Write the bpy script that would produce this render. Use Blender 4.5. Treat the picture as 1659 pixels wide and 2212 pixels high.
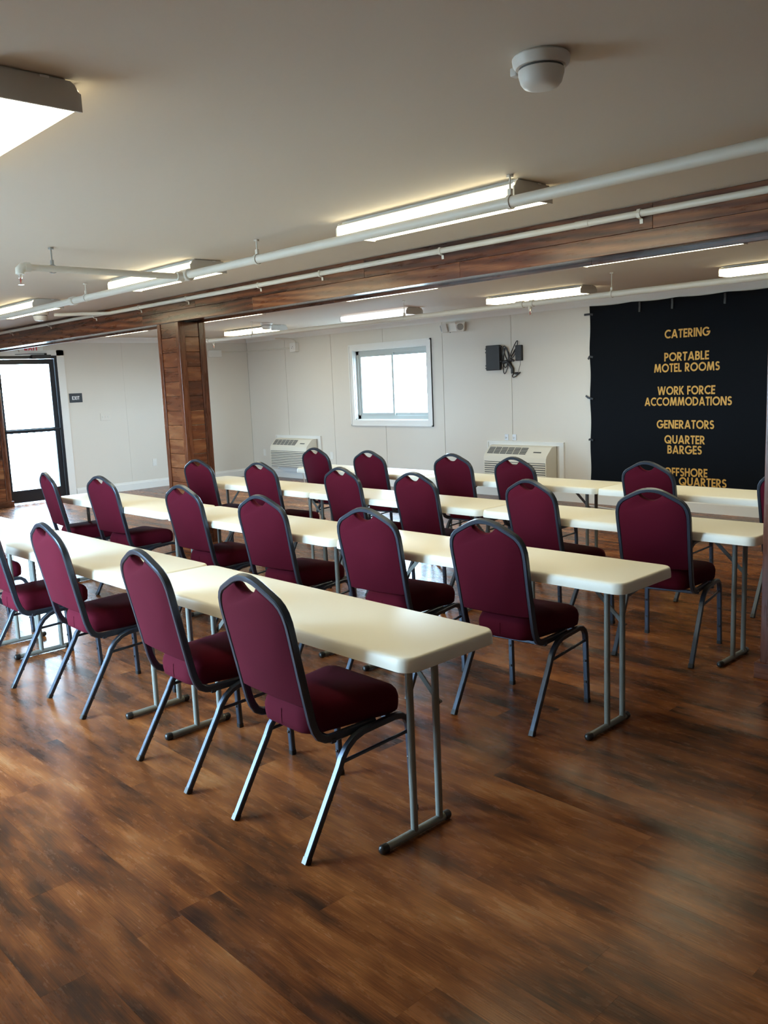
import bpy, bmesh, math, random
from mathutils import Vector, Matrix
random.seed(7)
R = math.radians
SC = bpy.context.scene
C = SC.collection
for o in list(bpy.data.objects):
    bpy.data.objects.remove(o)

# ------------------------------------------------------------------ camera
CX, CY, CZ = 1.782, 0.096, 1.603
YAW, PITCH, ROLL, FPX = R(46.773), R(-8.643), R(-2.385), 1851.45
fw = Vector((-math.sin(YAW)*math.cos(PITCH), math.cos(YAW)*math.cos(PITCH), math.sin(PITCH)))
rt = Vector((math.cos(YAW), math.sin(YAW), 0)); up = rt.cross(fw)
r2 = math.cos(ROLL)*rt + math.sin(ROLL)*up
u2 = -math.sin(ROLL)*rt + math.cos(ROLL)*up
cd = bpy.data.cameras.new('camera'); cam = bpy.data.objects.new('camera', cd); C.objects.link(cam)
m = Matrix((r2, u2, -fw)).transposed().to_4x4(); m.translation = (CX, CY, CZ)
cam.matrix_world = m
cd.sensor_fit = 'VERTICAL'; cd.sensor_height = 36.0; cd.lens = 36.0*FPX/2212
cd.clip_start = 0.02; cd.clip_end = 300
SC.camera = cam

# ------------------------------------------------------------------ world and exposure
SKY = 33.0            # bright overcast daylight outside
LAMP = 8.2          # fluorescent diffusers
w = bpy.data.worlds.new('world'); SC.world = w; w.use_nodes = True
bg = w.node_tree.nodes['Background']
bg.inputs[0].default_value = (0.52, 0.745, 1.0, 1); bg.inputs[1].default_value = SKY
SC.view_settings.view_transform = 'Standard'; SC.view_settings.look = 'None'
SC.view_settings.exposure = 0.75; SC.view_settings.gamma = 1.0
SC.view_settings.use_curve_mapping = False
try:
    SC.cycles.use_denoising = True
    SC.cycles.max_bounces = 10; SC.cycles.diffuse_bounces = 6; SC.cycles.transparent_max_bounces = 12
    SC.cycles.sample_clamp_indirect = 8.0
except Exception:
    pass

def portal(name, loc, rot, sx, sy):
    l = bpy.data.lights.new(name, 'AREA'); l.shape = 'RECTANGLE'; l.size = sx; l.size_y = sy
    l.cycles.is_portal = True
    o = bpy.data.objects.new(name, l); C.objects.link(o); o.location = loc; o.rotation_euler = rot
XL, XR, YF, YB, ZC = -11.35, 5.8, -0.40, 9.20, 2.48
portal('daylight_portal', (XL-0.12, 5.19, 1.1), (0, R(-90), 0), 2.1, 0.9)
portal('daylight_portal', (-7.65, YB+0.14, 1.56), (R(-90), 0, 0), 1.6, 1.1)
FW = [(-3.95, -2.05, 0.12, 2.15), (-7.1, -5.3, 0.93, 2.19)]
for a, b, c, d in FW:
    portal('daylight_portal', ((a+b)/2, YF-0.14, (c+d)/2), (R(90), 0, 0), b-a, d-c)

# ------------------------------------------------------------------ materials
def newmat(name):
    m = bpy.data.materials.new(name); m.use_nodes = True
    nt = m.node_tree; return m, nt, nt.nodes['Principled BSDF']
def mat(name, col, rough=0.5, metal=0.0, bump=None, spec=0.5, var=None, sheen=0.0, coat=0.0):
    m, nt, p = newmat(name)
    p.inputs['Base Color'].default_value = (*col, 1); p.inputs['Roughness'].default_value = rough
    p.inputs['Metallic'].default_value = metal; p.inputs['Specular IOR Level'].default_value = spec
    if sheen:
        p.inputs['Sheen Weight'].default_value = sheen; p.inputs['Sheen Roughness'].default_value = 0.4
    if coat:
        p.inputs['Coat Weight'].default_value = coat; p.inputs['Coat Roughness'].default_value = 0.15
    tc = nt.nodes.new('ShaderNodeTexCoord')
    if var:
        n = nt.nodes.new('ShaderNodeTexNoise'); n.inputs['Scale'].default_value = var[0]; n.inputs['Detail'].default_value = 4
        nt.links.new(tc.outputs['Object'], n.inputs['Vector'])
        mx = nt.nodes.new('ShaderNodeMixRGB'); mx.inputs[1].default_value = (*col, 1)
        mx.inputs[2].default_value = (*[c*var[1] for c in col], 1)
        nt.links.new(n.outputs['Fac'], mx.inputs[0]); nt.links.new(mx.outputs[0], p.inputs['Base Color'])
    if bump:
        n = nt.nodes.new('ShaderNodeTexNoise'); n.inputs['Scale'].default_value = bump[0]; n.inputs['Detail'].default_value = 3
        nt.links.new(tc.outputs['Object'], n.inputs['Vector'])
        b = nt.nodes.new('ShaderNodeBump'); b.inputs['Strength'].default_value = bump[1]; b.inputs['Distance'].default_value = bump[2]
        nt.links.new(n.outputs['Fac'], b.inputs['Height']); nt.links.new(b.outputs[0], p.inputs['Normal'])
    return m
def emis(name, col, s):
    m, nt, p = newmat(name)
    p.inputs['Base Color'].default_value = (0.8, 0.8, 0.8, 1)
    p.inputs['Emission Color'].default_value = (*col, 1); p.inputs['Emission Strength'].default_value = s
    return m
def wood(name, ramp, axis, stretch, scale, rough, patch=0.5, coat=0.0, rings=0.0, shift=53.0, tone=0.30, kk=1.5, bs=0.55, spec=0.45, fs=3.0):
    """varnished wood grain running along a world axis, shifted per piece"""
    m, nt, p = newmat(name); N = nt.nodes; Lk = nt.links.new
    geo = N.new('ShaderNodeNewGeometry'); oi = N.new('ShaderNodeObjectInfo')
    ad = N.new('ShaderNodeMath'); ad.operation = 'ADD'; Lk(geo.outputs['Random Per Island'], ad.inputs[0]); Lk(oi.outputs['Random'], ad.inputs[1])
    fr = N.new('ShaderNodeMath'); fr.operation = 'FRACT'; Lk(ad.outputs[0], fr.inputs[0])
    sc = N.new('ShaderNodeVectorMath'); sc.operation = 'MULTIPLY'
    v = [scale]*3; v[axis] = scale/stretch; sc.inputs[1].default_value = v
    Lk(geo.outputs['Position'], sc.inputs[0])
    of = N.new('ShaderNodeMath'); of.operation = 'MULTIPLY'; of.inputs[1].default_value = shift; Lk(fr.outputs[0], of.inputs[0])
    av = N.new('ShaderNodeVectorMath'); av.operation = 'ADD'; Lk(sc.outputs[0], av.inputs[0]); Lk(of.outputs[0], av.inputs[1])
    fine = N.new('ShaderNodeTexNoise'); fine.inputs['Scale'].default_value = fs; fine.inputs['Distortion'].default_value = 0.25; fine.inputs['Detail'].default_value = 8; fine.inputs['Roughness'].default_value = 0.65
    Lk(av.outputs[0], fine.inputs['Vector'])
    big = N.new('ShaderNodeTexNoise'); big.inputs['Scale'].default_value = bs; big.inputs['Detail'].default_value = 3
    Lk(av.outputs[0], big.inputs['Vector'])
    mixf = N.new('ShaderNodeMath'); mixf.operation = 'MULTIPLY_ADD'; mixf.inputs[1].default_value = patch*kk
    Lk(big.outputs['Fac'], mixf.inputs[0])
    h = N.new('ShaderNodeMath'); h.operation = 'MULTIPLY_ADD'; h.inputs[1].default_value = (1-patch); Lk(fine.outputs['Fac'], h.inputs[0])
    t = N.new('ShaderNodeMath'); t.operation = 'MULTIPLY_ADD'; t.inputs[1].default_value = tone; t.inputs[2].default_value = -tone/2-patch*(kk-1)*0.5
    Lk(fr.outputs[0], t.inputs[0]); Lk(t.outputs[0], h.inputs[2]); Lk(h.outputs[0], mixf.inputs[2])
    out = mixf
    if rings:
        wv = N.new('ShaderNodeTexWave'); wv.wave_type = 'RINGS'; wv.rings_direction = 'SPHERICAL'
        wv.inputs['Scale'].default_value = 1.1; wv.inputs['Distortion'].default_value = 7; wv.inputs['Detail'].default_value = 2; wv.inputs['Detail Scale'].default_value = 0.7
        Lk(av.outputs[0], wv.inputs['Vector'])
        r_ = N.new('ShaderNodeMath'); r_.operation = 'MULTIPLY_ADD'; r_.inputs[1].default_value = rings; Lk(wv.outputs['Fac'], r_.inputs[0]); Lk(mixf.outputs[0], r_.inputs[2])
        s_ = N.new('ShaderNodeMath'); s_.operation = 'SUBTRACT'; s_.inputs[1].default_value = rings*0.5; Lk(r_.outputs[0], s_.inputs[0]); out = s_
    cr = N.new('ShaderNodeValToRGB'); e = cr.color_ramp.elements
    e[0].position, e[0].color = ramp[0][0], (*ramp[0][1], 1); e[1].position, e[1].color = ramp[-1][0], (*ramp[-1][1], 1)
    for pos, c in ramp[1:-1]:
        x = e.new(pos); x.color = (*c, 1)
    Lk(out.outputs[0], cr.inputs[0])
    # fine dark pores
    sc2 = N.new('ShaderNodeVectorMath'); sc2.operation = 'MULTIPLY'; v2 = [260.0]*3; v2[axis] = 6.0; sc2.inputs[1].default_value = v2
    Lk(geo.outputs['Position'], sc2.inputs[0])
    po = N.new('ShaderNodeTexNoise'); po.inputs['Scale'].default_value = 1.0; po.inputs['Detail'].default_value = 2; Lk(sc2.outputs[0], po.inputs['Vector'])
    pr = N.new('ShaderNodeMapRange'); pr.inputs['From Min'].default_value = 0.3; pr.inputs['From Max'].default_value = 0.7
    pr.inputs['To Min'].default_value = 0.72; pr.inputs['To Max'].default_value = 1.25; Lk(po.outputs['Fac'], pr.inputs['Value'])
    mu = N.new('ShaderNodeVectorMath'); mu.operation = 'MULTIPLY'; Lk(cr.outputs['Color'], mu.inputs[0]); Lk(pr.outputs[0], mu.inputs[1])
    Lk(mu.outputs[0], p.inputs['Base Color']); p.inputs['Specular IOR Level'].default_value = 0.38
    p.inputs['Specular IOR Level'].default_value = spec
    rr = N.new('ShaderNodeMapRange'); rr.inputs['To Min'].default_value = rough-0.07; rr.inputs['To Max'].default_value = rough+0.10
    Lk(fine.outputs['Fac'], rr.inputs['Value']); Lk(rr.outputs[0], p.inputs['Roughness'])
    bp = N.new('ShaderNodeBump'); bp.inputs['Strength'].default_value = 0.12; bp.inputs['Distance'].default_value = 0.002
    Lk(po.outputs['Fac'], bp.inputs['Height']); Lk(bp.outputs[0], p.inputs['Normal'])
    if coat:
        p.inputs['Coat Weight'].default_value = coat; p.inputs['Coat Roughness'].default_value = 0.2
    return m

M = {}
M['wall'] = mat('painted_panel', (0.70, 0.655, 0.585), 0.6, bump=(220, 0.08, 0.001), var=(1.5, 0.96))
M['joint'] = mat('panel_joint', (0.07, 0.065, 0.055), 0.8)
M['ceil'] = mat('ceiling_paint', (0.70, 0.62, 0.525), 0.75, bump=(160, 0.06, 0.001), var=(0.8, 0.96))
M['trim'] = mat('white_trim', (0.78, 0.77, 0.74), 0.4)
M['pipe'] = mat('painted_pipe', (0.68, 0.64, 0.56), 0.4, bump=(90, 0.05, 0.001))
M['steel'] = mat('galvanised_steel', (0.42, 0.43, 0.42), 0.35, 0.8)
M['chrome'] = mat('chrome', (0.75, 0.75, 0.75), 0.15, 1.0)
M['red_bulb'] = mat('red_bulb', (0.5, 0.03, 0.03), 0.2)
M['plastic'] = mat('white_plastic', (0.76, 0.75, 0.71), 0.35)
M['ac'] = mat('cream_plastic', (0.74, 0.71, 0.62), 0.45)
M['alum'] = mat('grey_aluminium_window', (0.42, 0.44, 0.42), 0.45, 0.2)
M['grille'] = mat('dark_grille', (0.10, 0.105, 0.105), 0.6)
M['black'] = mat('black_plastic', (0.016, 0.017, 0.020), 0.45)
M['door'] = mat('black_aluminium', (0.018, 0.020, 0.026), 0.3, 0.3)
M['rubber'] = mat('black_rubber', (0.012, 0.012, 0.012), 0.35)
M['frame'] = mat('hammered_grey_metal', (0.040, 0.049, 0.066), 0.34, 0.65, bump=(420, 0.35, 0.001), var=(300, 1.9))
M['tleg'] = mat('grey_powder_coat', (0.20, 0.21, 0.19), 0.42, 0.1, bump=(300, 0.12, 0.001))
M['fabric'] = mat('burgundy_fabric', (0.068, 0.0030, 0.0110), 0.9, bump=(900, 0.35, 0.001), spec=0.12, var=(500, 1.3))
M['table'] = mat('cream_blow_moulded_plastic', (0.86, 0.835, 0.73), 0.42, bump=(500, 0.10, 0.0006))
M['lamp'] = emis('fluorescent_diffuser', (1.0, 0.915, 0.60), LAMP)
M['lampside'] = emis('fluorescent_diffuser_side', (1.0, 0.915, 0.60), LAMP*0.3)
M['lampcool'] = emis('fluorescent_diffuser_cool', (0.90, 0.93, 1.0), LAMP*0.09)
M['lampmetal'] = mat('fixture_end_plate', (0.60, 0.58, 0.54), 0.5)
M['banner'] = mat('black_banner_cloth', (0.0050, 0.0065, 0.0095), 0.85, bump=(600, 0.2, 0.0008), spec=0.10)
M['gold'] = mat('gold_print', (0.62, 0.33, 0.055), 0.6)
M['red'] = mat('red_print', (0.62, 0.03, 0.05), 0.5)
M['white'] = mat('white_print', (0.85, 0.85, 0.85), 0.5)
M['sign'] = mat('black_sign', (0.02, 0.022, 0.028), 0.4)
M['conc'] = mat('pale_concrete', (0.26, 0.245, 0.22), 0.9, var=(3, 0.9))
M['rail'] = mat('grey_paint_wood', (0.20, 0.19, 0.21), 0.6)
M['clear'] = mat('clear_plastic', (0.75, 0.80, 0.88), 0.15)
M['subfloor'] = mat('dark_subfloor', (0.02, 0.013, 0.009), 0.8)
M['floor'] = wood('vinyl_plank_floor', [(0.10, (0.020, 0.013, 0.009)), (0.30, (0.066, 0.026, 0.012)), (0.50, (0.170, 0.054, 0.0165)), (0.70, (0.28, 0.098, 0.029)), (0.95, (0.39, 0.19, 0.078))], 0, 4.0, 5.0, 0.25, patch=0.60, shift=0.35, tone=0.18, kk=1.95, bs=1.8, spec=0.19, fs=5.0)
BR = [(0.12, (0.028, 0.009, 0.005)), (0.38, (0.078, 0.021, 0.008)), (0.62, (0.155, 0.045, 0.016)), (0.9, (0.28, 0.11, 0.042))]
M['wood_x'] = wood('varnished_wood_along_x', BR, 0, 9.0, 9.0, 0.27, patch=0.35, coat=0.15, rings=0.34)
M['wood_y'] = wood('varnished_wood_along_y', BR, 1, 6.0, 4.5, 0.26, patch=0.4, coat=0.3, rings=0.14, tone=0.5)
M['wood_c'] = wood('varnished_column_board', BR, 0, 6.0, 4.5, 0.26, patch=0.4, coat=0.3, rings=0.10, tone=0.5)
M['wood_z'] = wood('varnished_wood_along_z', BR, 2, 9.0, 9.0, 0.26, patch=0.35, coat=0.3)
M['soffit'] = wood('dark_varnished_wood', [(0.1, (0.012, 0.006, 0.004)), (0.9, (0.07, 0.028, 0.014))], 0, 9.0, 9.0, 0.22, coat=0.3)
def glassmat():
    m = bpy.data.materials.new('clear_glass'); m.use_nodes = True; nt = m.node_tree; nt.nodes.clear()
    o = nt.nodes.new('ShaderNodeOutputMaterial'); mx = nt.nodes.new('ShaderNodeMixShader')
    t = nt.nodes.new('ShaderNodeBsdfTransparent'); t.inputs[0].default_value = (0.95, 0.98, 0.97, 1)
    g = nt.nodes.new('ShaderNodeBsdfGlossy'); g.inputs['Roughness'].default_value = 0.02
    lw = nt.nodes.new('ShaderNodeLayerWeight'); pw = nt.nodes.new('ShaderNodeMath'); pw.operation = 'POWER'; pw.inputs[1].default_value = 5
    f = nt.nodes.new('ShaderNodeMath'); f.operation = 'MULTIPLY_ADD'; f.inputs[1].default_value = 0.5; f.inputs[2].default_value = 0.03
    nt.links.new(lw.outputs['Facing'], pw.inputs[0]); nt.links.new(pw.outputs[0], f.inputs[0])
    nt.links.new(f.outputs[0], mx.inputs[0]); nt.links.new(t.outputs[0], mx.inputs[1]); nt.links.new(g.outputs[0], mx.inputs[2]); nt.links.new(mx.outputs[0], o.inputs[0])
    return m
M['glass'] = glassmat()

# ------------------------------------------------------------------ mesh helpers
class B:
    def __init__(s): s.v, s.f = [], []
    def add(s, vs, fs):
        n = len(s.v); s.v += [tuple(v) for v in vs]; s.f += [tuple(i+n for i in f) for f in fs]; return s
    def box(s, x0, x1, y0, y1, z0, z1):
        vs = [(x, y, z) for z in (z0, z1) for y in (y0, y1) for x in (x0, x1)]
        return s.add(vs, [(0, 2, 3, 1), (4, 5, 7, 6), (0, 1, 5, 4), (2, 6, 7, 3), (0, 4, 6, 2), (1, 3, 7, 5)])
    def bbox(s, x0, x1, y0, y1, z0, z1, b):
        """box with chamfered edges"""
        c = ((x0+x1)/2, (y0+y1)/2, (z0+z1)/2); h = ((x1-x0)/2, (y1-y0)/2, (z1-z0)/2)
        bm = bmesh.new(); bmesh.ops.create_cube(bm, size=1.0)
        for v in bm.verts: v.co = Vector((c[0]+v.co.x*2*h[0], c[1]+v.co.y*2*h[1], c[2]+v.co.z*2*h[2]))
        bmesh.ops.bevel(bm, geom=list(bm.edges), offset=b, segments=2, affect='EDGES', profile=0.5)
        bm.verts.index_update()
        s.add([v.co[:] for v in bm.verts], [[v.index for v in f.verts] for f in bm.faces]); bm.free(); return s
    def rings(s, rings, cap0=True, cap1=True):
        n = len(rings[0]); vs = [p for r in rings for p in r]; fs = []
        for k in range(len(rings)-1):
            for i in range(n):
                j = (i+1) % n; fs.append((k*n+i, k*n+j, (k+1)*n+j, (k+1)*n+i))
        if cap0: fs.append(tuple(reversed(range(n))))
        if cap1: fs.append(tuple((len(rings)-1)*n+i for i in range(n)))
        return s.add(vs, fs)
    def sweep(s, pts, sec, up=(0, 0, 1), cap=True):
        """section (a,b) polygon along a path; a along side, b along up"""
        P = [Vector(p) for p in pts]; T = []
        for i in range(len(P)):
            a = (P[i]-P[i-1]).normalized() if i else None; b = (P[i+1]-P[i]).normalized() if i < len(P)-1 else None
            T.append(((a or b)+(b or a)).normalized())
        u = Vector(up); u = (u-T[0]*u.dot(T[0])).normalized(); rg = []
        for i in range(len(P)):
            if i:
                u = T[i-1].rotation_difference(T[i]) @ u
                u = (u-T[i]*u.dot(T[i])).normalized()
            sd = T[i].cross(u); k = 1.0
            if 0 < i < len(P)-1:
                c = (P[i]-P[i-1]).normalized().dot(T[i]); k = 1/max(c, 0.5)
            bend = Vector((0, 0, 0))
            if 0 < i < len(P)-1:
                d = (P[i+1]-P[i]).normalized()-(P[i]-P[i-1]).normalized()
                if d.length > 1e-6: bend = d.normalized()
            r = []
            for a, b in sec:
                q = sd*a+u*b
                q += bend*q.dot(bend)*(k-1)
                r.append(P[i]+q)
            rg.append(r)
        return s.rings(rg, cap, cap)
    def cyl(s, p0, p1, r, n=12): return s.sweep([p0, p1], circ(r, n), up=(0.13, 0.31, 0.94) if abs((Vector(p1)-Vector(p0)).normalized().z) < 0.9 else (0, 1, 0))
    def lathe(s, prof, c=(0, 0, 0), n=24, axis=2):
        rg = []
        for r, h in prof:
            ring = []
            for i in range(n):
                a = 2*math.pi*i/n; x, y = r*math.cos(a), r*math.sin(a)
                p = (x, y, h) if axis == 2 else ((x, h, -y) if axis == 1 else (h, x, y))
                ring.append((c[0]+p[0], c[1]+p[1], c[2]+p[2]))
            rg.append(ring)
        return s.rings(rg)
    def prism(s, poly, axis, a0, a1):
        def P(u, v, a): return {0: (a, u, v), 1: (u, a, v), 2: (u, v, a)}[axis]
        return s.rings([[P(u, v, a0) for u, v in poly], [P(u, v, a1) for u, v in poly]])
    def mesh(s, name, m, smooth=None):
        me = bpy.data.meshes.new(name); me.from_pydata(s.v, [], s.f); me.validate()
        bm = bmesh.new(); bm.from_mesh(me); bmesh.ops.recalc_face_normals(bm, faces=bm.faces); bm.to_mesh(me); bm.free()
        me.materials.append(M[m])
        if smooth:
            for p in me.polygons: p.use_smooth = True
            me.set_sharp_from_angle(angle=R(smooth))
        return me
    def obj(s, name, m, parent=None, smooth=None, loc=None, **kw):
        o = bpy.data.objects.new(name, s.mesh(name, m, smooth)); C.objects.link(o)
        if parent: o.parent = parent
        if loc: o.location = loc
        for k, v in kw.items(): o[k] = v
        return o
def circ(r, n=12): return [(r*math.cos(2*math.pi*i/n), r*math.sin(2*math.pi*i/n)) for i in range(n)]
def rrect(w, h, b):
    return [(w-b, h), (w, h-b), (w, -h+b), (w-b, -h), (-w+b, -h), (-w, -h+b), (-w, h-b), (-w+b, h)]
def thing(name, label, cat, loc=(0, 0, 0), rz=0.0, group=None):
    o = bpy.data.objects.new(name, None); o.empty_display_size = 0.1; C.objects.link(o)
    o.location = loc; o.rotation_euler = (0, 0, rz); tag(o, label, cat, group); return o
def tag(o, label, cat, group=None):
    o['label'] = label; o['category'] = cat
    if group: o['group'] = group
    return o
def copy_tree(o, parent=None):
    c = o.copy(); C.objects.link(c); c.parent = parent
    for ch in [x for x in o.children]: copy_tree(ch, c)
    return c
def put(name, mesh, parent, loc=(0, 0, 0), rot=None):
    o = bpy.data.objects.new(name, mesh); C.objects.link(o); o.parent = parent; o.location = loc
    if rot: o.rotation_euler = rot
    return o
TH = 0.19
def _ln(x0, y0, x1, y1):
    h = TH/2
    if abs(y1-y0) < 1e-6: return [[(x0, y0-h), (x1, y0-h), (x1, y0+h), (x0, y0+h)]]
    k = h*math.hypot(x1-x0, y1-y0)/abs(y1-y0)
    return [[(x0-k, y0), (x0+k, y0), (x1+k, y1), (x1-k, y1)]]
def _arc(cx, cy, rx, ry, a0, a1, n=14):
    q = []; h = TH/2
    P = [(math.cos(R(a0+(a1-a0)*i/n)), math.sin(R(a0+(a1-a0)*i/n))) for i in range(n+1)]
    for (c, s_), (c2, s2) in zip(P[:-1], P[1:]):
        q.append([(cx+(rx-h)*c, cy+(ry-h)*s_), (cx+(rx+h)*c, cy+(ry+h)*s_), (cx+(rx+h)*c2, cy+(ry+h)*s2), (cx+(rx-h)*c2, cy+(ry-h)*s2)])
    return q
def _glyph(c):
    h = TH/2; t = 1-h
    if c == 'A': return 0.86, _ln(0.10, 0, 0.43, 1)+_ln(0.76, 0, 0.43, 1)+_ln(0.18, 0.28, 0.68, 0.28)
    if c == 'B': return 0.62, _ln(h, 0, h, 1)+_ln(h, t, 0.32, t)+_ln(h, h, 0.34, h)+_ln(h, 0.53, 0.34, 0.53)+_arc(0.30, 0.715, 0.185, 0.185, -90, 90)+_arc(0.33, 0.315, 0.20, 0.215, -90, 90)
    if c == 'C': return 0.80, _arc(0.50, 0.5, 0.41, 0.41, 48, 312, 20)
    if c == 'D': return 0.84, _ln(h, 0, h, 1)+_ln(h, t, 0.34, t)+_ln(h, h, 0.34, h)+_arc(0.34, 0.5, 0.40, 0.40, -90, 90)
    if c == 'E': return 0.52, _ln(h, 0, h, 1)+_ln(h, t, 0.52, t)+_ln(h, 0.5, 0.49, 0.5)+_ln(h, h, 0.52, h)
    if c == 'F': return 0.50, _ln(h, 0, h, 1)+_ln(h, t, 0.50, t)+_ln(h, 0.48, 0.47, 0.48)
    if c == 'G': return 0.97, _arc(0.50, 0.5, 0.41, 0.41, 42, 360, 24)+_ln(0.54, 0.47, 1.0, 0.47)
    if c == 'H': return 0.70, _ln(h, 0, h, 1)+_ln(0.60, 0, 0.60, 1)+_ln(h, 0.52, 0.60, 0.52)
    if c == 'I': return 0.20, _ln(h, 0, h, 1)
    if c == 'K': return 0.70, _ln(h, 0, h, 1)+_ln(0.20, 0.52, 0.56, 1)+_ln(0.22, 0.54, 0.60, 0)
    if c == 'L': return 0.48, _ln(h, 0, h, 1)+_ln(h, h, 0.48, h)
    if c == 'M': return 1.02, _ln(0.10, 0, 0.22, 1)+_ln(0.92, 0, 0.80, 1)+_ln(0.24, 1, 0.51, 0.05)+_ln(0.78, 1, 0.51, 0.05)
    if c == 'N': return 0.78, _ln(h, 0, h, 1)+_ln(0.68, 0, 0.68, 1)+_ln(0.12, 1, 0.66, 0)
    if c == 'O': return 1.0, _arc(0.50, 0.5, 0.41, 0.41, 0, 360, 28)
    if c == 'P': return 0.60, _ln(h, 0, h, 1)+_ln(h, t, 0.30, t)+_ln(h, 0.45, 0.30, 0.45)+_arc(0.28, 0.675, 0.225, 0.225, -90, 90)
    if c == 'Q': return 1.02, _arc(0.50, 0.5, 0.41, 0.41, 0, 360, 28)+_ln(0.56, 0.40, 0.88, 0)
    if c == 'R': return 0.66, _ln(h, 0, h, 1)+_ln(h, t, 0.30, t)+_ln(h, 0.45, 0.30, 0.45)+_arc(0.28, 0.675, 0.225, 0.225, -90, 90)+_ln(0.24, 0.45, 0.56, 0)
    if c == 'S': return 0.60, _arc(0.31, 0.715, 0.20, 0.195, 30, 270)+_arc(0.29, 0.305, 0.21, 0.215, 90, -150)
    if c == 'T': return 0.58, _ln(0.29, 0, 0.29, 1)+_ln(0, t, 0.58, t)
    if c == 'U': return 0.72, _ln(h, 0.34, h, 1)+_ln(0.62, 0.34, 0.62, 1)+_arc(0.36, 0.35, 0.26, 0.26, 180, 360)
    if c == 'W': return 1.20, _ln(0.10, 1, 0.33, 0)+_ln(0.33, 0, 0.60, 1)+_ln(0.60, 1, 0.87, 0)+_ln(0.87, 0, 1.10, 1)
    if c == 'X': return 0.72, _ln(0.12, 0, 0.60, 1)+_ln(0.60, 0, 0.12, 1)
    return 0.30, []
def text(name, body, m, parent, x0, x1, zc, cap, place):
    """printed capitals, scaled to a width and a capital height; place(u,v) -> point"""
    x = 0; Q = []
    for c in body:
        w_, qs = _glyph(c); Q += [[(x+a, b_) for a, b_ in q] for q in qs]; x += w_+0.075
    x -= 0.075; b = B()
    for q in Q: b.add([place(x0+u/x*(x1-x0), zc-cap/2+v*cap) for u, v in q], [(0, 1, 2, 3)])
    return b.obj(name, m, parent)
def cells(us, vs, holes):
    out = []
    for i in range(len(us)-1):
        for j in range(len(vs)-1):
            u, v = (us[i]+us[i+1])/2, (vs[j]+vs[j+1])/2
            if not any(a < u < b and c < v < d for a, b, c, d in holes): out.append((us[i], us[i+1], vs[j], vs[j+1]))
    return out
def slab(axis, a0, a1, u0, u1, v0, v1, holes=()):
    hs = [h for h in holes if h[1] > u0 and h[0] < u1 and h[3] > v0 and h[2] < v1]
    us = sorted({u0, u1} | {min(max(x, u0), u1) for h in hs for x in h[:2]}); vs = sorted({v0, v1} | {min(max(x, v0), v1) for h in hs for x in h[2:]})
    b = B()
    for p, q, r, t in cells(us, vs, hs):
        if axis == 1: b.box(p, q, a0, a1, r, t)
        elif axis == 0: b.box(a0, a1, p, q, r, t)
        else: b.box(p, q, r, t, a0, a1)
    return b
def struct(o):
    o['kind'] = 'structure'; return o

# ------------------------------------------------------------------ the room shell
WIN = (-8.46, -6.86, 1.02, 2.10)       # hole of the back window
DOOR = (4.70, 5.68, 0.0, 2.21)         # hole of the exit door
ceil = struct(B().box(XL-0.2, XR+0.2, YF-0.2, YB+0.2, ZC, ZC+0.12).obj('ceiling', 'ceil'))
wb = struct(slab(1, YB+0.012, YB+0.16, XL-0.2, XR+0.2, -0.1, ZC, [WIN]).obj('wall_back', 'joint'))
e = -5.34-1.2195*5
while e < XR:
    a, b_ = max(e, XL), min(e+1.2195, XR)
    if b_-a > 0.02:
        slab(1, YB, YB+0.012, a+0.0035, b_-0.0035, 0, ZC, [WIN]).obj('panel', 'wall', wb)
    e += 1.2195
wl = struct(slab(0, XL-0.16, XL-0.012, YF-0.2, YB+0.01, -0.1, ZC, [DOOR]).obj('wall_left', 'joint'))
e = 9.2-1.22*8
while e < 9.15:
    a = max(e, YF)
    if e+1.22-a > 0.02:
        slab(0, XL-0.012, XL, a+0.0008, e+1.22-0.0008, 0, ZC, [DOOR]).obj('panel', 'wall', wl)
    e += 1.22
wf = struct(slab(1, YF-0.16, YF, XL-0.2, XR+0.2, -0.1, ZC, FW).obj('wall_front', 'wall'))
wr = struct(B().box(XR, XR+0.16, YF-0.2, YB+0.2, -0.1, ZC).obj('wall_right', 'wall'))
# crown moulding and baseboards
CR = [(0, -0.085), (0.010, -0.085), (0.014, -0.070), (0.030, -0.045), (0.048, -0.025), (0.056, -0.010), (0.056, 0), (0, 0)]
struct(B().prism([(YB-u, ZC+v) for u, v in CR], 0, XL, XR).obj('trim_1', 'trim', smooth=30))
struct(B().prism([(XL+u, ZC+v) for u, v in CR], 1, YF, YB).obj('trim_2', 'trim', smooth=30))
BB = [(0, 0), (0.016, 0), (0.016, 0.105), (0.010, 0.118), (0.010, 0.128), (0.004, 0.138), (0, 0.138)]
struct(B().prism([(YB-u, v) for u, v in BB], 0, XL, XR).obj('baseboard_back', 'trim'))
struct(B().prism([(XL+u, v) for u, v in BB], 1, 5.80, YB).obj('baseboard_left', 'trim'))
struct(B().prism([(XL+u, v) for u, v in BB], 1, YF, 4.40).obj('baseboard_left', 'trim'))

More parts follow.
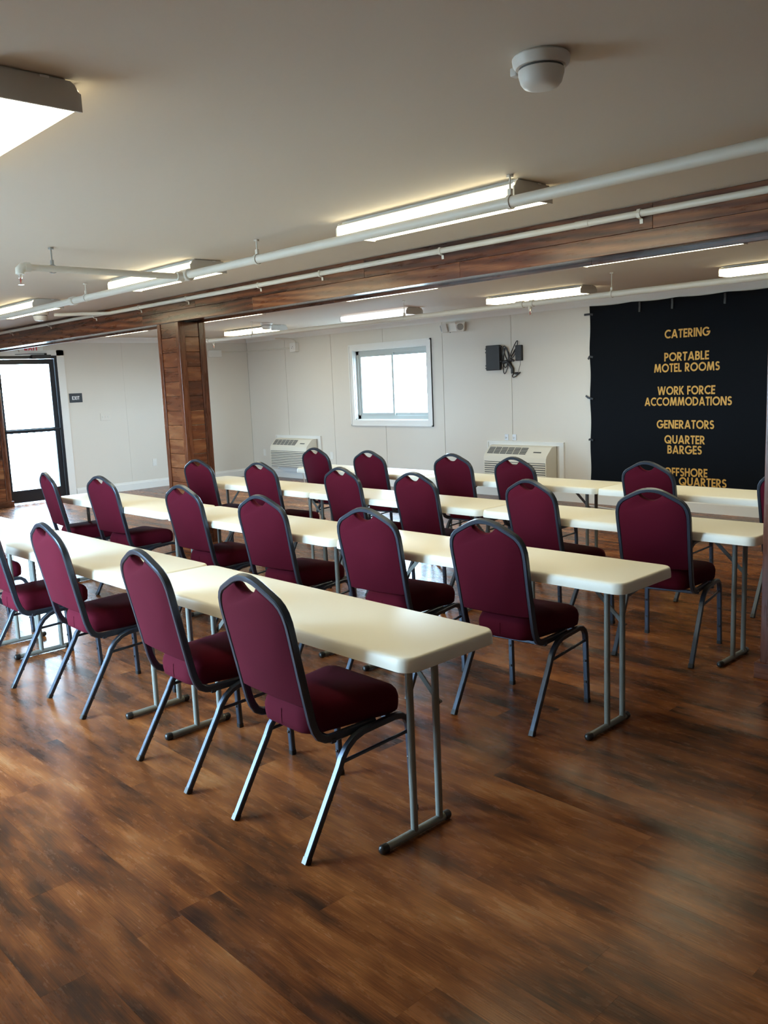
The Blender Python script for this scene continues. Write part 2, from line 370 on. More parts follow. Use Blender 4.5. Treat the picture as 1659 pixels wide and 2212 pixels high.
# ------------------------------------------------------------------ plank floor
fl = struct(B().box(XL-0.2, XR+0.2, YF-0.2, YB+0.2, -0.08, -0.004).obj('floor', 'subfloor'))
PW, PL = 0.152, 1.22
planks = []
j = 0
y = YF
while y < YB:
    x = XL-random.random()*PL
    while x < XR:
        a, b_ = max(x, XL), min(x+PL, XR)
        if b_-a > 0.05: planks.append((a, b_, y, min(y+PW, YB)))
        x += PL
    y += PW
def seen(pk):
    q = Vector(((pk[0]+pk[1])/2, (pk[2]+pk[3])/2, 0))-Vector((CX, CY, CZ)); z = q.dot(fw)
    if z < 0.5: return -1
    px, py = 829.5+FPX*q.dot(r2)/z, 1106-FPX*q.dot(u2)/z
    if not (-250 < px < 1900 and 900 < py < 2500): return -1
    return (pk[1]-pk[0])*(pk[3]-pk[2])/z**3
planks.sort(key=seen, reverse=True)
def plank_box(b, a0, a1, c0, c1):
    g = 0.00015
    b.box(a0+g, a1-g, c0+g, c1-g, -0.004, 0)
full = None
for pk in planks[:290]:
    a, b_, c, d = pk
    if abs(b_-a-PL) < 1e-6 and abs(d-c-PW) < 1e-6:
        if not full:
            t = B(); plank_box(t, 0, PL, 0, PW); full = t.mesh('plank', 'floor')
        put('plank', full, fl, (a, c, 0))
    else:
        t = B(); plank_box(t, 0, b_-a, 0, d-c); t.obj('plank', 'floor', fl, loc=(a, c, 0))
t = B()
for a, b_, c, d in planks[290:]: plank_box(t, a, b_, c, d)
t.obj('distant_planks', 'floor', fl, kind='stuff')

# ------------------------------------------------------------------ window and door units
def window(n, hole, ywall, sgn):
    a, b_, c, d = hole; y0 = ywall
    cw = 0.09
    o = B()
    def yy(t): return y0-sgn*t
    def bx(b, p, q, t0, t1, r, s): b.box(p, q, min(yy(t0), yy(t1)), max(yy(t0), yy(t1)), r, s)
    bx(o, a-cw, b_+cw, 0, 0.020, d, d+cw); bx(o, a-cw, b_+cw, 0, 0.020, c-cw, c); bx(o, a-cw, a, 0, 0.020, c, d); bx(o, b_, b_+cw, 0, 0.020, c, d)
    bx(o, a-cw, a-cw+0.02, 0, 0.028, c-cw, d+cw); bx(o, b_+cw-0.02, b_+cw, 0, 0.028, c-cw, d+cw); bx(o, a-cw, b_+cw, 0, 0.028, d+cw-0.02, d+cw); bx(o, a-cw, b_+cw, 0, 0.028, c-cw, c-cw+0.02)
    root = struct(o.obj('window_%d' % n, 'trim'))
    r = B()
    for t in ((a, a+0.012, c, d), (b_-0.012, b_, c, d), (a, b_, d-0.012, d), (a, b_, c, c+0.012)): bx(r, t[0], t[1], 0.0, -0.15, t[2], t[3])
    r.obj('window_reveal', 'trim', root)
    f = B(); k = 0.068
    for t in ((a+.012, a+k, c+.012, d-.012), (b_-k, b_-.012, c+.012, d-.012), (a+.012, b_-.012, d-k, d-.012), (a+.012, b_-.012, c+.012, c+k)): bx(f, t[0], t[1], -0.05, -0.11, t[2], t[3])
    f.obj('window_frame', 'alum', root)
    mid = (a+b_)/2
    for p, q, dp in ((a+k, mid+0.032, -0.06), (mid-0.032, b_-k, -0.085)):
        s = B(); w_ = 0.040
        for t in ((p, p+w_, c+k, d-k), (q-w_, q, c+k, d-k), (p+w_, q-w_, d-k-w_, d-k), (p+w_, q-w_, c+k, c+k+w_)): bx(s, t[0], t[1], dp, dp-0.022, t[2], t[3])
        so = s.obj('sash', 'alum', root)
        g = B(); bx(g, p+w_, q-w_, dp-0.009, dp-0.012, c+k+w_, d-k-w_); g.obj('pane', 'glass', so)
    return root
window(1, WIN, YB, 1)
window(2, FW[0], YF, -1); window(3, FW[1], YF, -1)
y0, y1, z1 = DOOR[0], DOOR[1], DOOR[3]
o = B()
o.box(XL, XL+0.02, y1-0.005, y1+0.11, 0, z1+0.075).box(XL, XL+0.02, y0-0.075, y0+0.005, 0, z1+0.075).box(XL, XL+0.02, y0-0.075, y1+0.11, z1-0.005, z1+0.075)
struct(o.obj('trim_3', 'trim'))
dr = struct(B().box(XL-0.10, XL+0.012, y0+0.001, y0+0.045, 0.005, z1-0.001).box(XL-0.10, XL+0.012, y1-0.045, y1-0.001, 0.005, z1-0.001).box(XL-0.10, XL+0.012, y0+0.045, y1-0.045, z1-0.05, z1-0.001).obj('door_1', 'door'))
lf = B(); sx0, sx1 = XL-0.055, XL-0.010
lf.box(sx0, sx1, y0+0.05, y0+0.125, 0.015, z1-0.055).box(sx0, sx1, y1-0.125, y1-0.05, 0.015, z1-0.055).box(sx0, sx1, y0+0.125, y1-0.125, z1-0.13, z1-0.055)
lf.box(sx0, sx1, y0+0.125, y1-0.125, 0.015, 0.20).box(sx0, sx1, y0+0.125, y1-0.125, 1.06, 1.12)
leaf = lf.obj('door_leaf', 'door', dr)
B().box(XL-0.036, XL-0.030, y0+0.12, y1-0.12, 0.195, 1.065).obj('pane', 'glass', leaf)
B().box(XL-0.036, XL-0.030, y0+0.12, y1-0.12, 1.115, z1-0.125).obj('pane', 'glass', leaf)
B().box(XL-0.01, XL+0.045, y0+0.09, y1-0.06, 1.075, 1.105).obj('push_bar', 'door', leaf)
B().bbox(XL-0.01, XL+0.02, y0+0.055, y0+0.115, 0.90, 1.16, 0.006).obj('lock_plate', 'door', leaf)
cl = B().bbox(XL+0.012, XL+0.075, 5.28, 5.57, z1-0.055, z1+0.005, 0.006).obj('door_closer', 'black', dr)
B().cyl((XL+0.04, 5.5, z1), (XL+0.04, 5.5, z1+0.03), 0.018).obj('pivot', 'black', cl, smooth=30)
B().sweep([(XL+0.05, 5.5, z1+0.02), (XL+0.10, 5.25, z1+0.02), (XL+0.02, 5.05, z1+0.015)], rrect(0.012, 0.004, 0.001)).obj('arm', 'black', cl)

# ------------------------------------------------------------------ outside
gd = struct(B().box(-70, 60, -60, 70, -0.5, -0.4).obj('ground', 'conc'))
dk = struct(B().box(-13.7, XL-0.16, 2.0, 9.0, -0.40, -0.02).obj('deck', 'conc'))
rl = thing('deck_railing', 'grey balustrade along the deck seen through the glass exit door', 'railing', (-13.55, 5.5, 0))
B().box(-0.05, 0.05, -3.4, 3.4, 1.00, 1.04).obj('top_rail', 'conc', rl)
B().box(-0.02, 0.02, -3.4, 3.4, 0.08, 0.12).obj('bottom_rail', 'conc', rl)
bal = B().box(-0.018, 0.018, -0.022, 0.022, -0.02, 1.0).mesh('baluster', 'rail')
for k in range(52): put('baluster', bal, rl, (0, -3.35+k*0.131, 0))

# ------------------------------------------------------------------ beam and columns
YBM, ZB = 4.40, 2.245
bm_ = thing('ceiling_beam', 'long varnished wooden ceiling beam of boards carried by the columns', 'beam', (0, YBM, ZB))
def board(b, x0, x1, y0, y1, z0, z1, bev=0.002): return b.bbox(x0, x1, y0, y1, z0, z1, bev)
def courses(zA, zB, joints, mname='wood_x'):
    for p, q in zip(joints[:-1], joints[1:]):
        board(B(), p+0.0006, q-0.0006, 0, 0.022+random.random()*0.001, zA-ZB, zB-ZB).obj('board', mname, bm_)
XB0, XB1 = XL+0.001, XR-0.001
courses(2.347, ZC-0.001, [XB0, -9.4, -7.3, -5.2, -2.9, -0.63, 1.7, 4.0, XB1])
courses(ZB, 2.346, [XB0, -10.3, -8.1, -6.2, -4.3, -1.99, 0.6, 2.8, XB1])
for p, q in zip([XB0, -8.6, -6.1, -3.6, -1.2, 1.3, 3.7], [-8.6, -6.1, -3.6, -1.2, 1.3, 3.7, XB1]):
    board(B(), p+0.0006, q-0.0006, 0.30, 0.322, 0, ZC-ZB-0.001).obj('board', 'wood_x', bm_)
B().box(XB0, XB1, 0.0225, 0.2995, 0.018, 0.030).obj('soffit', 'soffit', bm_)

def column(x0, x1, label, faces):
    """boxed column: corner stiles proud, horizontal boards between them, base moulding"""
    ya, yb = 4.420, 4.715
    r = thing('column', label, 'column', ((x0+x1)/2, (ya+yb)/2, 0))
    cx, cy = (x0+x1)/2, (ya+yb)/2
    X0, X1, Y0, Y1 = x0-cx, x1-cx, ya-cy, yb-cy
    st, th = 0.058, 0.018
    H = ZB-0.001
    B().box(X0+0.03, X1-0.03, Y0+0.03, Y1-0.03, 0, H).obj('core', 'subfloor', r)
    def stile(*a): B().bbox(*a, 0.0025).obj('stile', 'wood_z', r)
    stile(X0, X0+st, Y0, Y0+th, 0, H); stile(X1-st, X1, Y0, Y0+th, 0, H)
    stile(X0, X0+st, Y1-th, Y1, 0, H); stile(X1-st, X1, Y1-th, Y1, 0, H)
    stile(X1-th, X1, Y0+th, Y0+st+0.012, 0, H); stile(X1-th, X1, Y1-st-0.012, Y1-th, 0, H)
    stile(X0, X0+th, Y0+th, Y0+st+0.012, 0, H); stile(X0, X0+th, Y1-st-0.012, Y1-th, 0, H)
    n = 16; h = (H-0.0)/n
    for k in range(n):
        d = 0.008+random.random()*0.003
        z0, z1 = k*h+0.0015, (k+1)*h-0.0015
        if 'f' in faces: B().bbox(X0+st+.001, X1-st-.001, Y0+d, Y0+d+0.018, z0, z1, 0.0025).obj('board', 'wood_c', r)
        if 'b' in faces: B().bbox(X0+st+.001, X1-st-.001, Y1-d-0.018, Y1-d, z0, z1, 0.0025).obj('board', 'wood_c', r)
        if 'r' in faces: B().bbox(X1-d-0.018, X1-d, Y0+st+.013, Y1-st-.013, z0, z1, 0.0025).obj('board', 'wood_y', r)
        if 'l' in faces: B().bbox(X0+d, X0+d+0.018, Y0+st+.013, Y1-st-.013, z0, z1, 0.0025).obj('board', 'wood_y', r)
    t = 0.022
    for a in ((X0-t, X1+t, Y0-t, Y0, 0, 0.085), (X0-t, X1+t, Y1, Y1+t, 0, 0.085), (X1, X1+t, Y0, Y1, 0, 0.085), (X0-t, X0, Y0, Y1, 0, 0.085)):
        B().bbox(*a, 0.004).obj('base_moulding', 'wood_x' if a[1]-a[0] > 0.2 else 'wood_y', r)
    return r
column(-5.962, -5.562, 'varnished wooden column of horizontal boards standing between the table rows', 'frbl')
column(-0.018, 0.382, 'varnished wooden column cut off by the right edge of the photo', 'fl')
column(XL+0.001, XL+0.22, 'narrow wooden pilaster against the wall left of the glass exit door', 'fr')

# ------------------------------------------------------------------ fluorescent fixtures
FIX = None
def fixture(x, y, label, m='lamp'):
    global FIX
    if FIX is None:
        r = thing('fluorescent_light', label, 'ceiling light', (x, y, ZC), 0, 'fluorescent ceiling fixtures')
        L, Wd = 0.61, 0.142
        B().box(-L+0.004, L-0.004, -0.105, 0.105, -0.012, -0.0008).obj('housing', 'lampmetal', r)
        prof = [(-Wd+0.004, -0.020), (-Wd, -0.026), (-Wd+0.002, -0.072), (-Wd+0.012, -0.080), (Wd-0.012, -0.080), (Wd-0.002, -0.072), (Wd, -0.026), (Wd-0.004, -0.020)]
        B().prism([(u, v) for u, v in prof], 0, -L+0.006, L-0.006).obj('diffuser', 'lamp', r)
        dm = bpy.data.objects['diffuser'].data; dm.materials.append(M['lampside']); dm.materials.append(M['lampmetal'])
        for pl in dm.polygons:
            if abs(pl.normal.y) > 0.8: pl.material_index = 1
            if pl.normal.z > 0.3 and pl.normal.z < 1.1: pl.material_index = 2
        end = [(-Wd-0.003, -0.084), (Wd+0.003, -0.084), (Wd+0.003, -0.036), (Wd-0.004, -0.032), (Wd-0.014, -0.014), (Wd-0.026, -0.006), (-Wd+0.026, -0.006), (-Wd+0.014, -0.014), (-Wd+0.004, -0.032), (-Wd-0.003, -0.036)]
        for sx in (-1, 1):
            B().prism(end, 0, sx*L-0.004, sx*L+0.004).obj('end_plate', 'lampmetal', r)
        B().box(L-0.002, L+0.006, 0.03, 0.055, -0.010, -0.004).obj('clip', 'white', r)
        FIX = r; return r
    r = copy_tree(FIX); r.location = (x, y, ZC); tag(r, label, 'ceiling light', 'fluorescent ceiling fixtures'); return r
fixture(-1.275, 1.135, 'bright fluorescent ceiling light cut off at the upper left corner')
fixture(-1.305, 3.445, 'bright fluorescent ceiling light in the middle crossed by the pipe, near side of beam')
fixture(-4.045, 3.44, 'fluorescent ceiling light behind the sprinkler branch pipe, near side of beam')
fixture(-6.76, 3.44, 'fluorescent ceiling light at the left edge, above the small detector')
fixture(-1.385, 5.73, 'fluorescent ceiling light just below the beam at the right, largest beyond it')
fixture(-4.11, 5.73, 'fluorescent ceiling light peeking below the beam above the window')
fixture(-6.75, 5.73, 'fluorescent ceiling light just right of the wooden column top')
fixture(-9.33, 5.73, 'fluorescent ceiling light seen left of the wooden column')
fixture(-1.18, 7.75, 'fluorescent ceiling light above the black banner at right')
fixture(-3.82, 7.75, 'lit fluorescent ceiling light left of the banner above the black wall box')
fl_off = fixture(-6.28, 7.75, 'dim bluish fluorescent ceiling light above the window')
fixture(-9.02, 7.75, 'fluorescent ceiling light far left above the junction box')
for ch in fl_off.children:
    if ch.name.startswith('diffuser'):
        ch.data = ch.data.copy(); ch.data.materials.clear(); ch.data.materials.append(M['lampcool'])

# ------------------------------------------------------------------ sprinkler pipes
def hanger(root, x, y, zp, r, mname):
    h = B().cyl((x, y, ZC-0.001), (x, y, zp+r+0.028), 0.0045, 8).obj('hanger', mname, root, smooth=40)
    B().lathe([(0.001, -0.012), (0.016, -0.012), (0.016, -0.002), (0.001, -0.002)], (x, y, ZC), 12).obj('ceiling_plate', mname, h)
    ring = [(x, y+(r+0.004)*math.sin(a), zp+(r+0.004)*math.cos(a)) for a in [i*math.pi/9 for i in range(19)]]
    B().sweep(ring[:-1]+[ring[0]], rrect(0.010, 0.0015, 0.0005), up=(0, 0, 1)).obj('ring', mname, h)
    B().bbox(x-0.011, x+0.011, y-0.008, y+0.008, zp+r, zp+r+0.032, 0.003).obj('clevis', mname, h)
def head(root, x, y, z):
    s = B().cyl((x, y, z), (x, y, z-0.022), 0.011).obj('sprinkler_head', 'chrome', root, smooth=40)
    for d in (-1, 1):
        B().sweep([(x+d*0.010, y, z-0.022), (x+d*0.014, y, z-0.036), (x+d*0.003, y, z-0.056)], circ(0.0025, 6), up=(0, 1, 0)).obj('arm', 'chrome', s)
    B().cyl((x, y, z-0.022), (x, y, z-0.054), 0.003, 8).obj('bulb', 'red_bulb', s)
    B().lathe([(0.001, -0.058), (0.017, -0.058), (0.017, -0.060), (0.001, -0.060)], (x, y, z), 14).obj('deflector', 'chrome', s)
def collar(root, name, c, axis, r, L, n=14):
    B().lathe([(r*0.7, -L/2), (r, -L/2), (r, L/2), (r*0.7, L/2)], c, n, axis).obj(name, 'pipe', root, smooth=40)
PY, PZ, PR = 3.25, 2.364, 0.0255
sp = thing('sprinkler_pipe', 'cream sprinkler pipe under the ceiling on the near side of the beam, with branch', 'pipe', (0, 0, 0))
B().cyl((XL+0.001, PY, PZ), (XR-0.001, PY, PZ), PR, 18).obj('main_pipe', 'pipe', sp, smooth=40)
for hx in (-0.675, -2.595, -4.95, -7.4, -9.8, 1.3, 3.7): hanger(sp, hx, PY, PZ, PR, 'pipe')
bx_ = -3.42
B().cyl((bx_, PY-PR+0.004, PZ-0.010), (bx_, 2.165, PZ-0.010), 0.020, 14).obj('branch_pipe', 'pipe', sp, smooth=40)
collar(sp, 'tee', (bx_, PY, PZ), 0, 0.040, 0.10); collar(sp, 'tee_outlet', (bx_, PY-0.05, PZ-0.010), 1, 0.031, 0.05)
collar(sp, 'coupling', (-5.2, PY, PZ), 0, 0.035, 0.07)
collar(sp, 'elbow_collar', (bx_, 2.185, PZ-0.010), 1, 0.029, 0.032)
B().sweep([(bx_, 2.18, PZ-0.010), (bx_, 2.155, PZ-0.013), (bx_, 2.142, PZ-0.026), (bx_, 2.140, PZ-0.052)], circ(0.026, 14), up=(1, 0, 0)).obj('elbow', 'pipe', sp, smooth=40)
head(sp, bx_, 2.14, PZ-0.052)
hanger(sp, bx_-0.005, 2.34, PZ-0.010, 0.021, 'steel')
QY, QZ, QR = 7.0, 2.290, 0.027
sq = thing('sprinkler_pipe', 'cream sprinkler pipe beyond the beam running toward the black banner', 'pipe', (0, 0, 0))
B().cyl((-9.15, QY, QZ), (XR-0.001, QY, QZ), QR, 18).obj('main_pipe', 'pipe', sq, smooth=40)
collar(sq, 'end_cap', (-9.13, QY, QZ), 0, 0.034, 0.06); collar(sq, 'coupling', (-3.50, QY, QZ), 0, 0.035, 0.09)
collar(sq, 'coupling', (-3.36, QY, QZ), 0, 0.033, 0.05)
for hx in (-2.483, -5.10, -8.02, 0.6): hanger(sq, hx, QY, QZ, QR, 'pipe')
for hx in (-9.0, -3.38):
    collar(sq, 'outlet', (hx, QY, QZ-0.038), 2, 0.016, 0.03); head(sq, hx, QY, QZ-0.05)
# conduit clipped along the beam
cn = thing('conduit', 'white conduit clipped along the top edge of the wooden beam', 'conduit', (0, 0, 0))
B().cyl((-6.85, 4.378, 2.430), (XR-0.001, 4.378, 2.430), 0.0185, 14).obj('tube', 'pipe', cn, smooth=40)
B().sweep([(-6.85, 4.378, 2.430), (-6.93, 4.36, 2.432), (-7.02, 4.30, 2.440), (-7.31, 3.985, 2.4425)], circ(0.0185, 12), up=(0, 0, 1)).obj('branch_tube', 'pipe', cn, smooth=40)
B().cyl((-7.0, 4.379, 2.436), (XL+0.001, 4.379, 2.436), 0.0175, 12).obj('far_tube', 'pipe', cn, smooth=40)
for cx in (-0.694, -2.131, -3.367, -4.164, -5.3, -6.2, -7.2, -8.4, -9.6, 0.8, 2.6):
    B().sweep([(cx, 4.398, 2.450), (cx, 4.365, 2.4505), (cx, 4.3565, 2.430), (cx, 4.365, 2.409), (cx, 4.396, 2.404), (cx, 4.398, 2.380)], rrect(0.010, 0.0015, 0.0005), up=(0, 0, 1)).obj('clip', 'pipe', cn)
collar(cn, 'coupling', (-1.05, 4.378, 2.430), 0, 0.0205, 0.09); collar(cn, 'coupling', (-3.05, 4.378, 2.430), 0, 0.0205, 0.09)

# ------------------------------------------------------------------ detectors
def detector(x, y, s, label):
    r = thing('smoke_detector', label, 'smoke detector', (x, y, ZC), 0)
    B().lathe([(0.001*s, -0.001), (0.072*s, -0.001), (0.076*s, -0.006), (0.074*s, -0.020*s), (0.066*s, -0.030*s), (0.001, -0.030*s)], n=32).obj('base', 'plastic', r, smooth=40)
    B().lathe([(0.001, -0.0302*s), (0.058*s, -0.0302*s), (0.058*s, -0.036*s), (0.001, -0.036*s)], n=32).obj('vent', 'grille', r)
    B().lathe([(0.001, -0.0362*s), (0.060*s, -0.0362*s), (0.060*s, -0.046*s), (0.054*s, -0.066*s), (0.046*s, -0.076*s), (0.030*s, -0.080*s), (0.001, -0.080*s)], n=32).obj('dome', 'plastic', r, smooth=50)
    B().bbox(-0.093*s, -0.074*s, -0.014, 0.014, -0.030*s, -0.008*s, 0.003).obj('tab', 'plastic', r)
    return r
detector(0.262, 2.196, 1.06, 'large white dome smoke detector on the ceiling at upper right')
detector(-7.40, 3.87, 1.20, 'small white smoke detector above the beam at the left')
detector(-8.14, 7.33, 1.15, 'small white smoke detector beyond the beam, right of column')

# ------------------------------------------------------------------ wall fittings
def plate_box(name, label, cat, loc, parts): 
    r = thing(name, label, cat, loc); 
    for nm, b, mm in parts: b.obj(nm, mm, r)
    return r
# emergency light, back wall
em = thing('emergency_light', 'white twin head emergency light on the wall right of the window', 'emergency light', (-6.27, YB, 2.315))
B().bbox(-0.15, 0.15, -0.075, -0.001, -0.072, 0.055, 0.012).obj('body', 'plastic', em)
for s in (-1, 1):
    h = B().prism([(-0.065, 0.055), (0.065, 0.055), (0.045, -0.060), (-0.045, -0.060)], 1, -0.075, 0.0).obj('lamp_head', 'plastic', em)
    h.location = (s*0.125, -0.085, -0.005); h.rotation_euler = (R(14), 0, R(s*42))
    B().lathe([(0.001, -0.082), (0.040, -0.082), (0.046, -0.0755), (0.001, -0.0755)], (0, 0, 0.004), 16, 1).obj('lens', 'steel', h)
B().cyl((-0.09, -0.05, -0.072), (-0.09, -0.05, -0.080), 0.007, 8).obj('test_button', 'black', em)
# black network box with cables
nb = thing('network_box', 'black network box hung on the wall beside tangled cables', 'network box', (-5.60, YB, 1.855))
B().bbox(-0.115, 0.115, -0.075, -0.022, -0.165, 0.165, 0.010).obj('body', 'black', nb)
B().box(-0.10, 0.10, -0.0218, -0.001, -0.14, 0.14).obj('bracket', 'black', nb)
for z in (0.12, 0.075, -0.10, -0.135): B().bbox(-0.135, -0.1155, -0.06, -0.035, z-0.008, z+0.008, 0.003).obj('lug', 'black', nb)
for z in (0.14, -0.05): B().bbox(0.1155, 0.14, -0.06, -0.035, z-0.010, z+0.010, 0.003).obj('port', 'black', nb)
cb = thing('cable_bundle', 'tangled black cables hanging beside the black network box', 'cables', (-5.36, YB, 1.83))
def loop(c, a, b_, t0, t1, y, tilt, n=22):
    p = []
    for i in range(n+1):
        t = t0+(t1-t0)*i/n; u, v = a*math.cos(t), b_*math.sin(t)
        p.append((c[0]+u*math.cos(tilt)-v*math.sin(tilt), y-0.012*math.sin(t*1.5), c[1]+u*math.sin(tilt)+v*math.cos(tilt)))
    return p
for c, a, b_, tl in (((-0.06, 0.03), 0.055, 0.14, 0.05), ((-0.05, -0.02), 0.05, 0.17, -0.1), ((-0.03, 0.06), 0.04, 0.09, 0.4)):
    B().sweep(loop(c, a, b_, 0, 2*math.pi, -0.03, tl), circ(0.0065, 6), up=(0, 1, 0)).obj('cable', 'black', cb, smooth=60)
B().sweep([(-0.10, -0.03, -0.04), (-0.03, -0.035, -0.03), (0.02, -0.03, -0.07), (0.06, -0.03, -0.13), (0.055, -0.025, -0.19)], circ(0.022, 8), up=(0, 1, 0)).obj('cable_knot', 'black', cb, smooth=60)
B().sweep([(0.02, -0.03, -0.03), (0.06, -0.035, -0.015), (0.085, -0.03, -0.03)], circ(0.014, 8), up=(0, 1, 0)).obj('cable_tie', 'black', cb, smooth=60)
B().sweep(loop((0.095, -0.21), 0.06, 0.022, 0, 2*math.pi, -0.02, 0.35), circ(0.0065, 6), up=(0, 1, 0)).obj('cable', 'black', cb, smooth=60)
B().sweep([(0.10, -0.02, -0.20), (0.14, -0.02, -0.195), (0.175, -0.02, -0.18)], circ(0.009, 6), up=(0, 1, 0)).obj('plug', 'black', cb, smooth=60)
pa = thing('power_adapter', 'black power adapter stuck on the wall right of the cables', 'adapter', (-5.19, YB, 1.90))
B().bbox(-0.05, 0.045, -0.05, -0.001, -0.10, 0.10, 0.008).obj('body', 'black', pa)
B().sweep(loop((-0.075, 0.06), 0.03, 0.11, 0, 2*math.pi, -0.03, -0.55), circ(0.006, 6), up=(0, 1, 0)).obj('cable', 'black', pa, smooth=60)
B().sweep(loop((-0.09, -0.01), 0.022, 0.075, 0, 2*math.pi, -0.03, -0.6), circ(0.006, 6), up=(0, 1, 0)).obj('cable', 'black', pa, smooth=60)
B().sweep([(0.02, -0.03, -0.10), (0.015, -0.03, -0.15), (-0.02, -0.025, -0.24), (-0.05, -0.02, -0.295)], circ(0.003, 6), up=(0, 1, 0)).obj('cable', 'black', pa, smooth=60)
# hooks above the right air conditioner
for hx, lb in ((-5.44, 'clear adhesive hook above the right air conditioner, left one'), (-5.31, 'clear adhesive hook above the right air conditioner, right one')):
    hk = thing('adhesive_hook', lb, 'hook', (hx, YB, 0.80))
    B().bbox(-0.030, 0.030, -0.008, -0.001, -0.04, 0.04, 0.003).obj('plate', 'clear', hk)
    B().sweep([(0, -0.008, 0.0), (0, -0.03, -0.015), (0, -0.035, 0.01)], circ(0.006, 6), up=(1, 0, 0)).obj('hook', 'clear', hk, smooth=50)
# exit signs
es = thing('exit_sign', 'white exit sign with red letters over the glass door, half hidden by beam', 'exit sign', (XL, 5.285, 2.345))
B().bbox(0.001, 0.055, -0.18, 0.18, -0.085, 0.095, 0.006).obj('housing', 'plastic', es)
text('lettering', 'EXIT', 'red', es, -0.105, 0.105, 0.0, 0.13, lambda u, v: (0.0575, u, v))
ad = thing('exit_plaque', 'small black exit plaque with white letters beside the door', 'sign', (XL, 5.925, 1.548))
B().bbox(0.001, 0.008, -0.105, 0.105, -0.070, 0.072, 0.003).obj('plate', 'sign', ad)
text('lettering', 'EXIT', 'white', ad, -0.062, 0.058, 0.0, 0.055, lambda u, v: (0.0095, u, v))
sw = thing('switch_plate', 'cream triple light switch plate on the wall left of the column', 'switch', (XL, 6.386, 1.228))
B().bbox(0.001, 0.008, -0.085, 0.085, -0.06, 0.06, 0.003).obj('plate', 'wall', sw)
for k in (-1, 0, 1): B().bbox(0.0081, 0.016, k*0.046-0.006, k*0.046+0.006, -0.012, 0.012, 0.002).obj('toggle', 'plastic', sw)
def outlet(loc, axis, label):
    r = thing('wall_outlet', label, 'outlet', loc)
    def bb(a, b_, t0, t1, z0, z1, c): return B().bbox(a, b_, -t1, -t0, z0, z1, c) if axis == 1 else B().bbox(t0, t1, a, b_, z0, z1, c)
    bb(-0.038, 0.038, 0.001, 0.007, -0.06, 0.06, 0.002).obj('plate', 'plastic', r)
    for z in (-0.022, 0.022): bb(-0.018, 0.018, 0.0071, 0.0095, z-0.016, z+0.016, 0.001).obj('socket', 'trim', r)
outlet((XL, 7.19, 0.42), 0, 'small white wall outlet left of the wooden column')
outlet((-10.985, YB, 0.425), 1, 'small white wall outlet left of the left air conditioner')
outlet((-9.10, YB, 0.43), 1, 'small white wall outlet below the window to the left')
outlet((-2.75, YB, 0.20), 1, 'white outlet low on the wall under the black banner')
# junction boxes and conduit in the far corner
jb = thing('junction_box', 'white junction box with conduit on the wall left of the window', 'junction box', (-9.90, YB, 2.235))
B().bbox(-0.075, 0.075, -0.085, -0.001, -0.075, 0.075, 0.006).obj('box', 'plastic', jb)
B().sweep([(-0.075, -0.03, 0), (XL+9.90+0.045, -0.03, 0)], circ(0.011, 10), up=(0, 0, 1)).obj('conduit_run', 'pipe', jb, smooth=40)
B().sweep([(0.02, -0.03, 0.075), (0.02, -0.03, 0.10), (0.0, -0.05, 0.13), (-0.10, -0.09, 0.15), (-0.3, -0.2, 0.165)], circ(0.010, 10), up=(0, 1, 0)).obj('conduit_elbow', 'pipe', jb, smooth=40)
B().bbox(-0.03, 0.03, -0.089, -0.0852, -0.035, 0.035, 0.001).obj('socket_face', 'trim', jb)
for k in (-1, 1): B().cyl((k*0.012, -0.0895, 0.012*k), (k*0.012, -0.0915, 0.012*k), 0.007, 8).obj('socket_hole', 'grille', jb)
j2 = thing('junction_box', 'white junction box with conduit on the wall right of the column', 'junction box', (XL, 8.50, 2.21))
B().bbox(0.001, 0.05, -0.13, 0.13, -0.06, 0.06, 0.006).obj('box', 'plastic', j2)
B().cyl((0.03, 0.131, 0.02), (0.03, YB-8.50-0.02, 0.025), 0.011, 10).obj('conduit_run', 'pipe', j2, smooth=40)

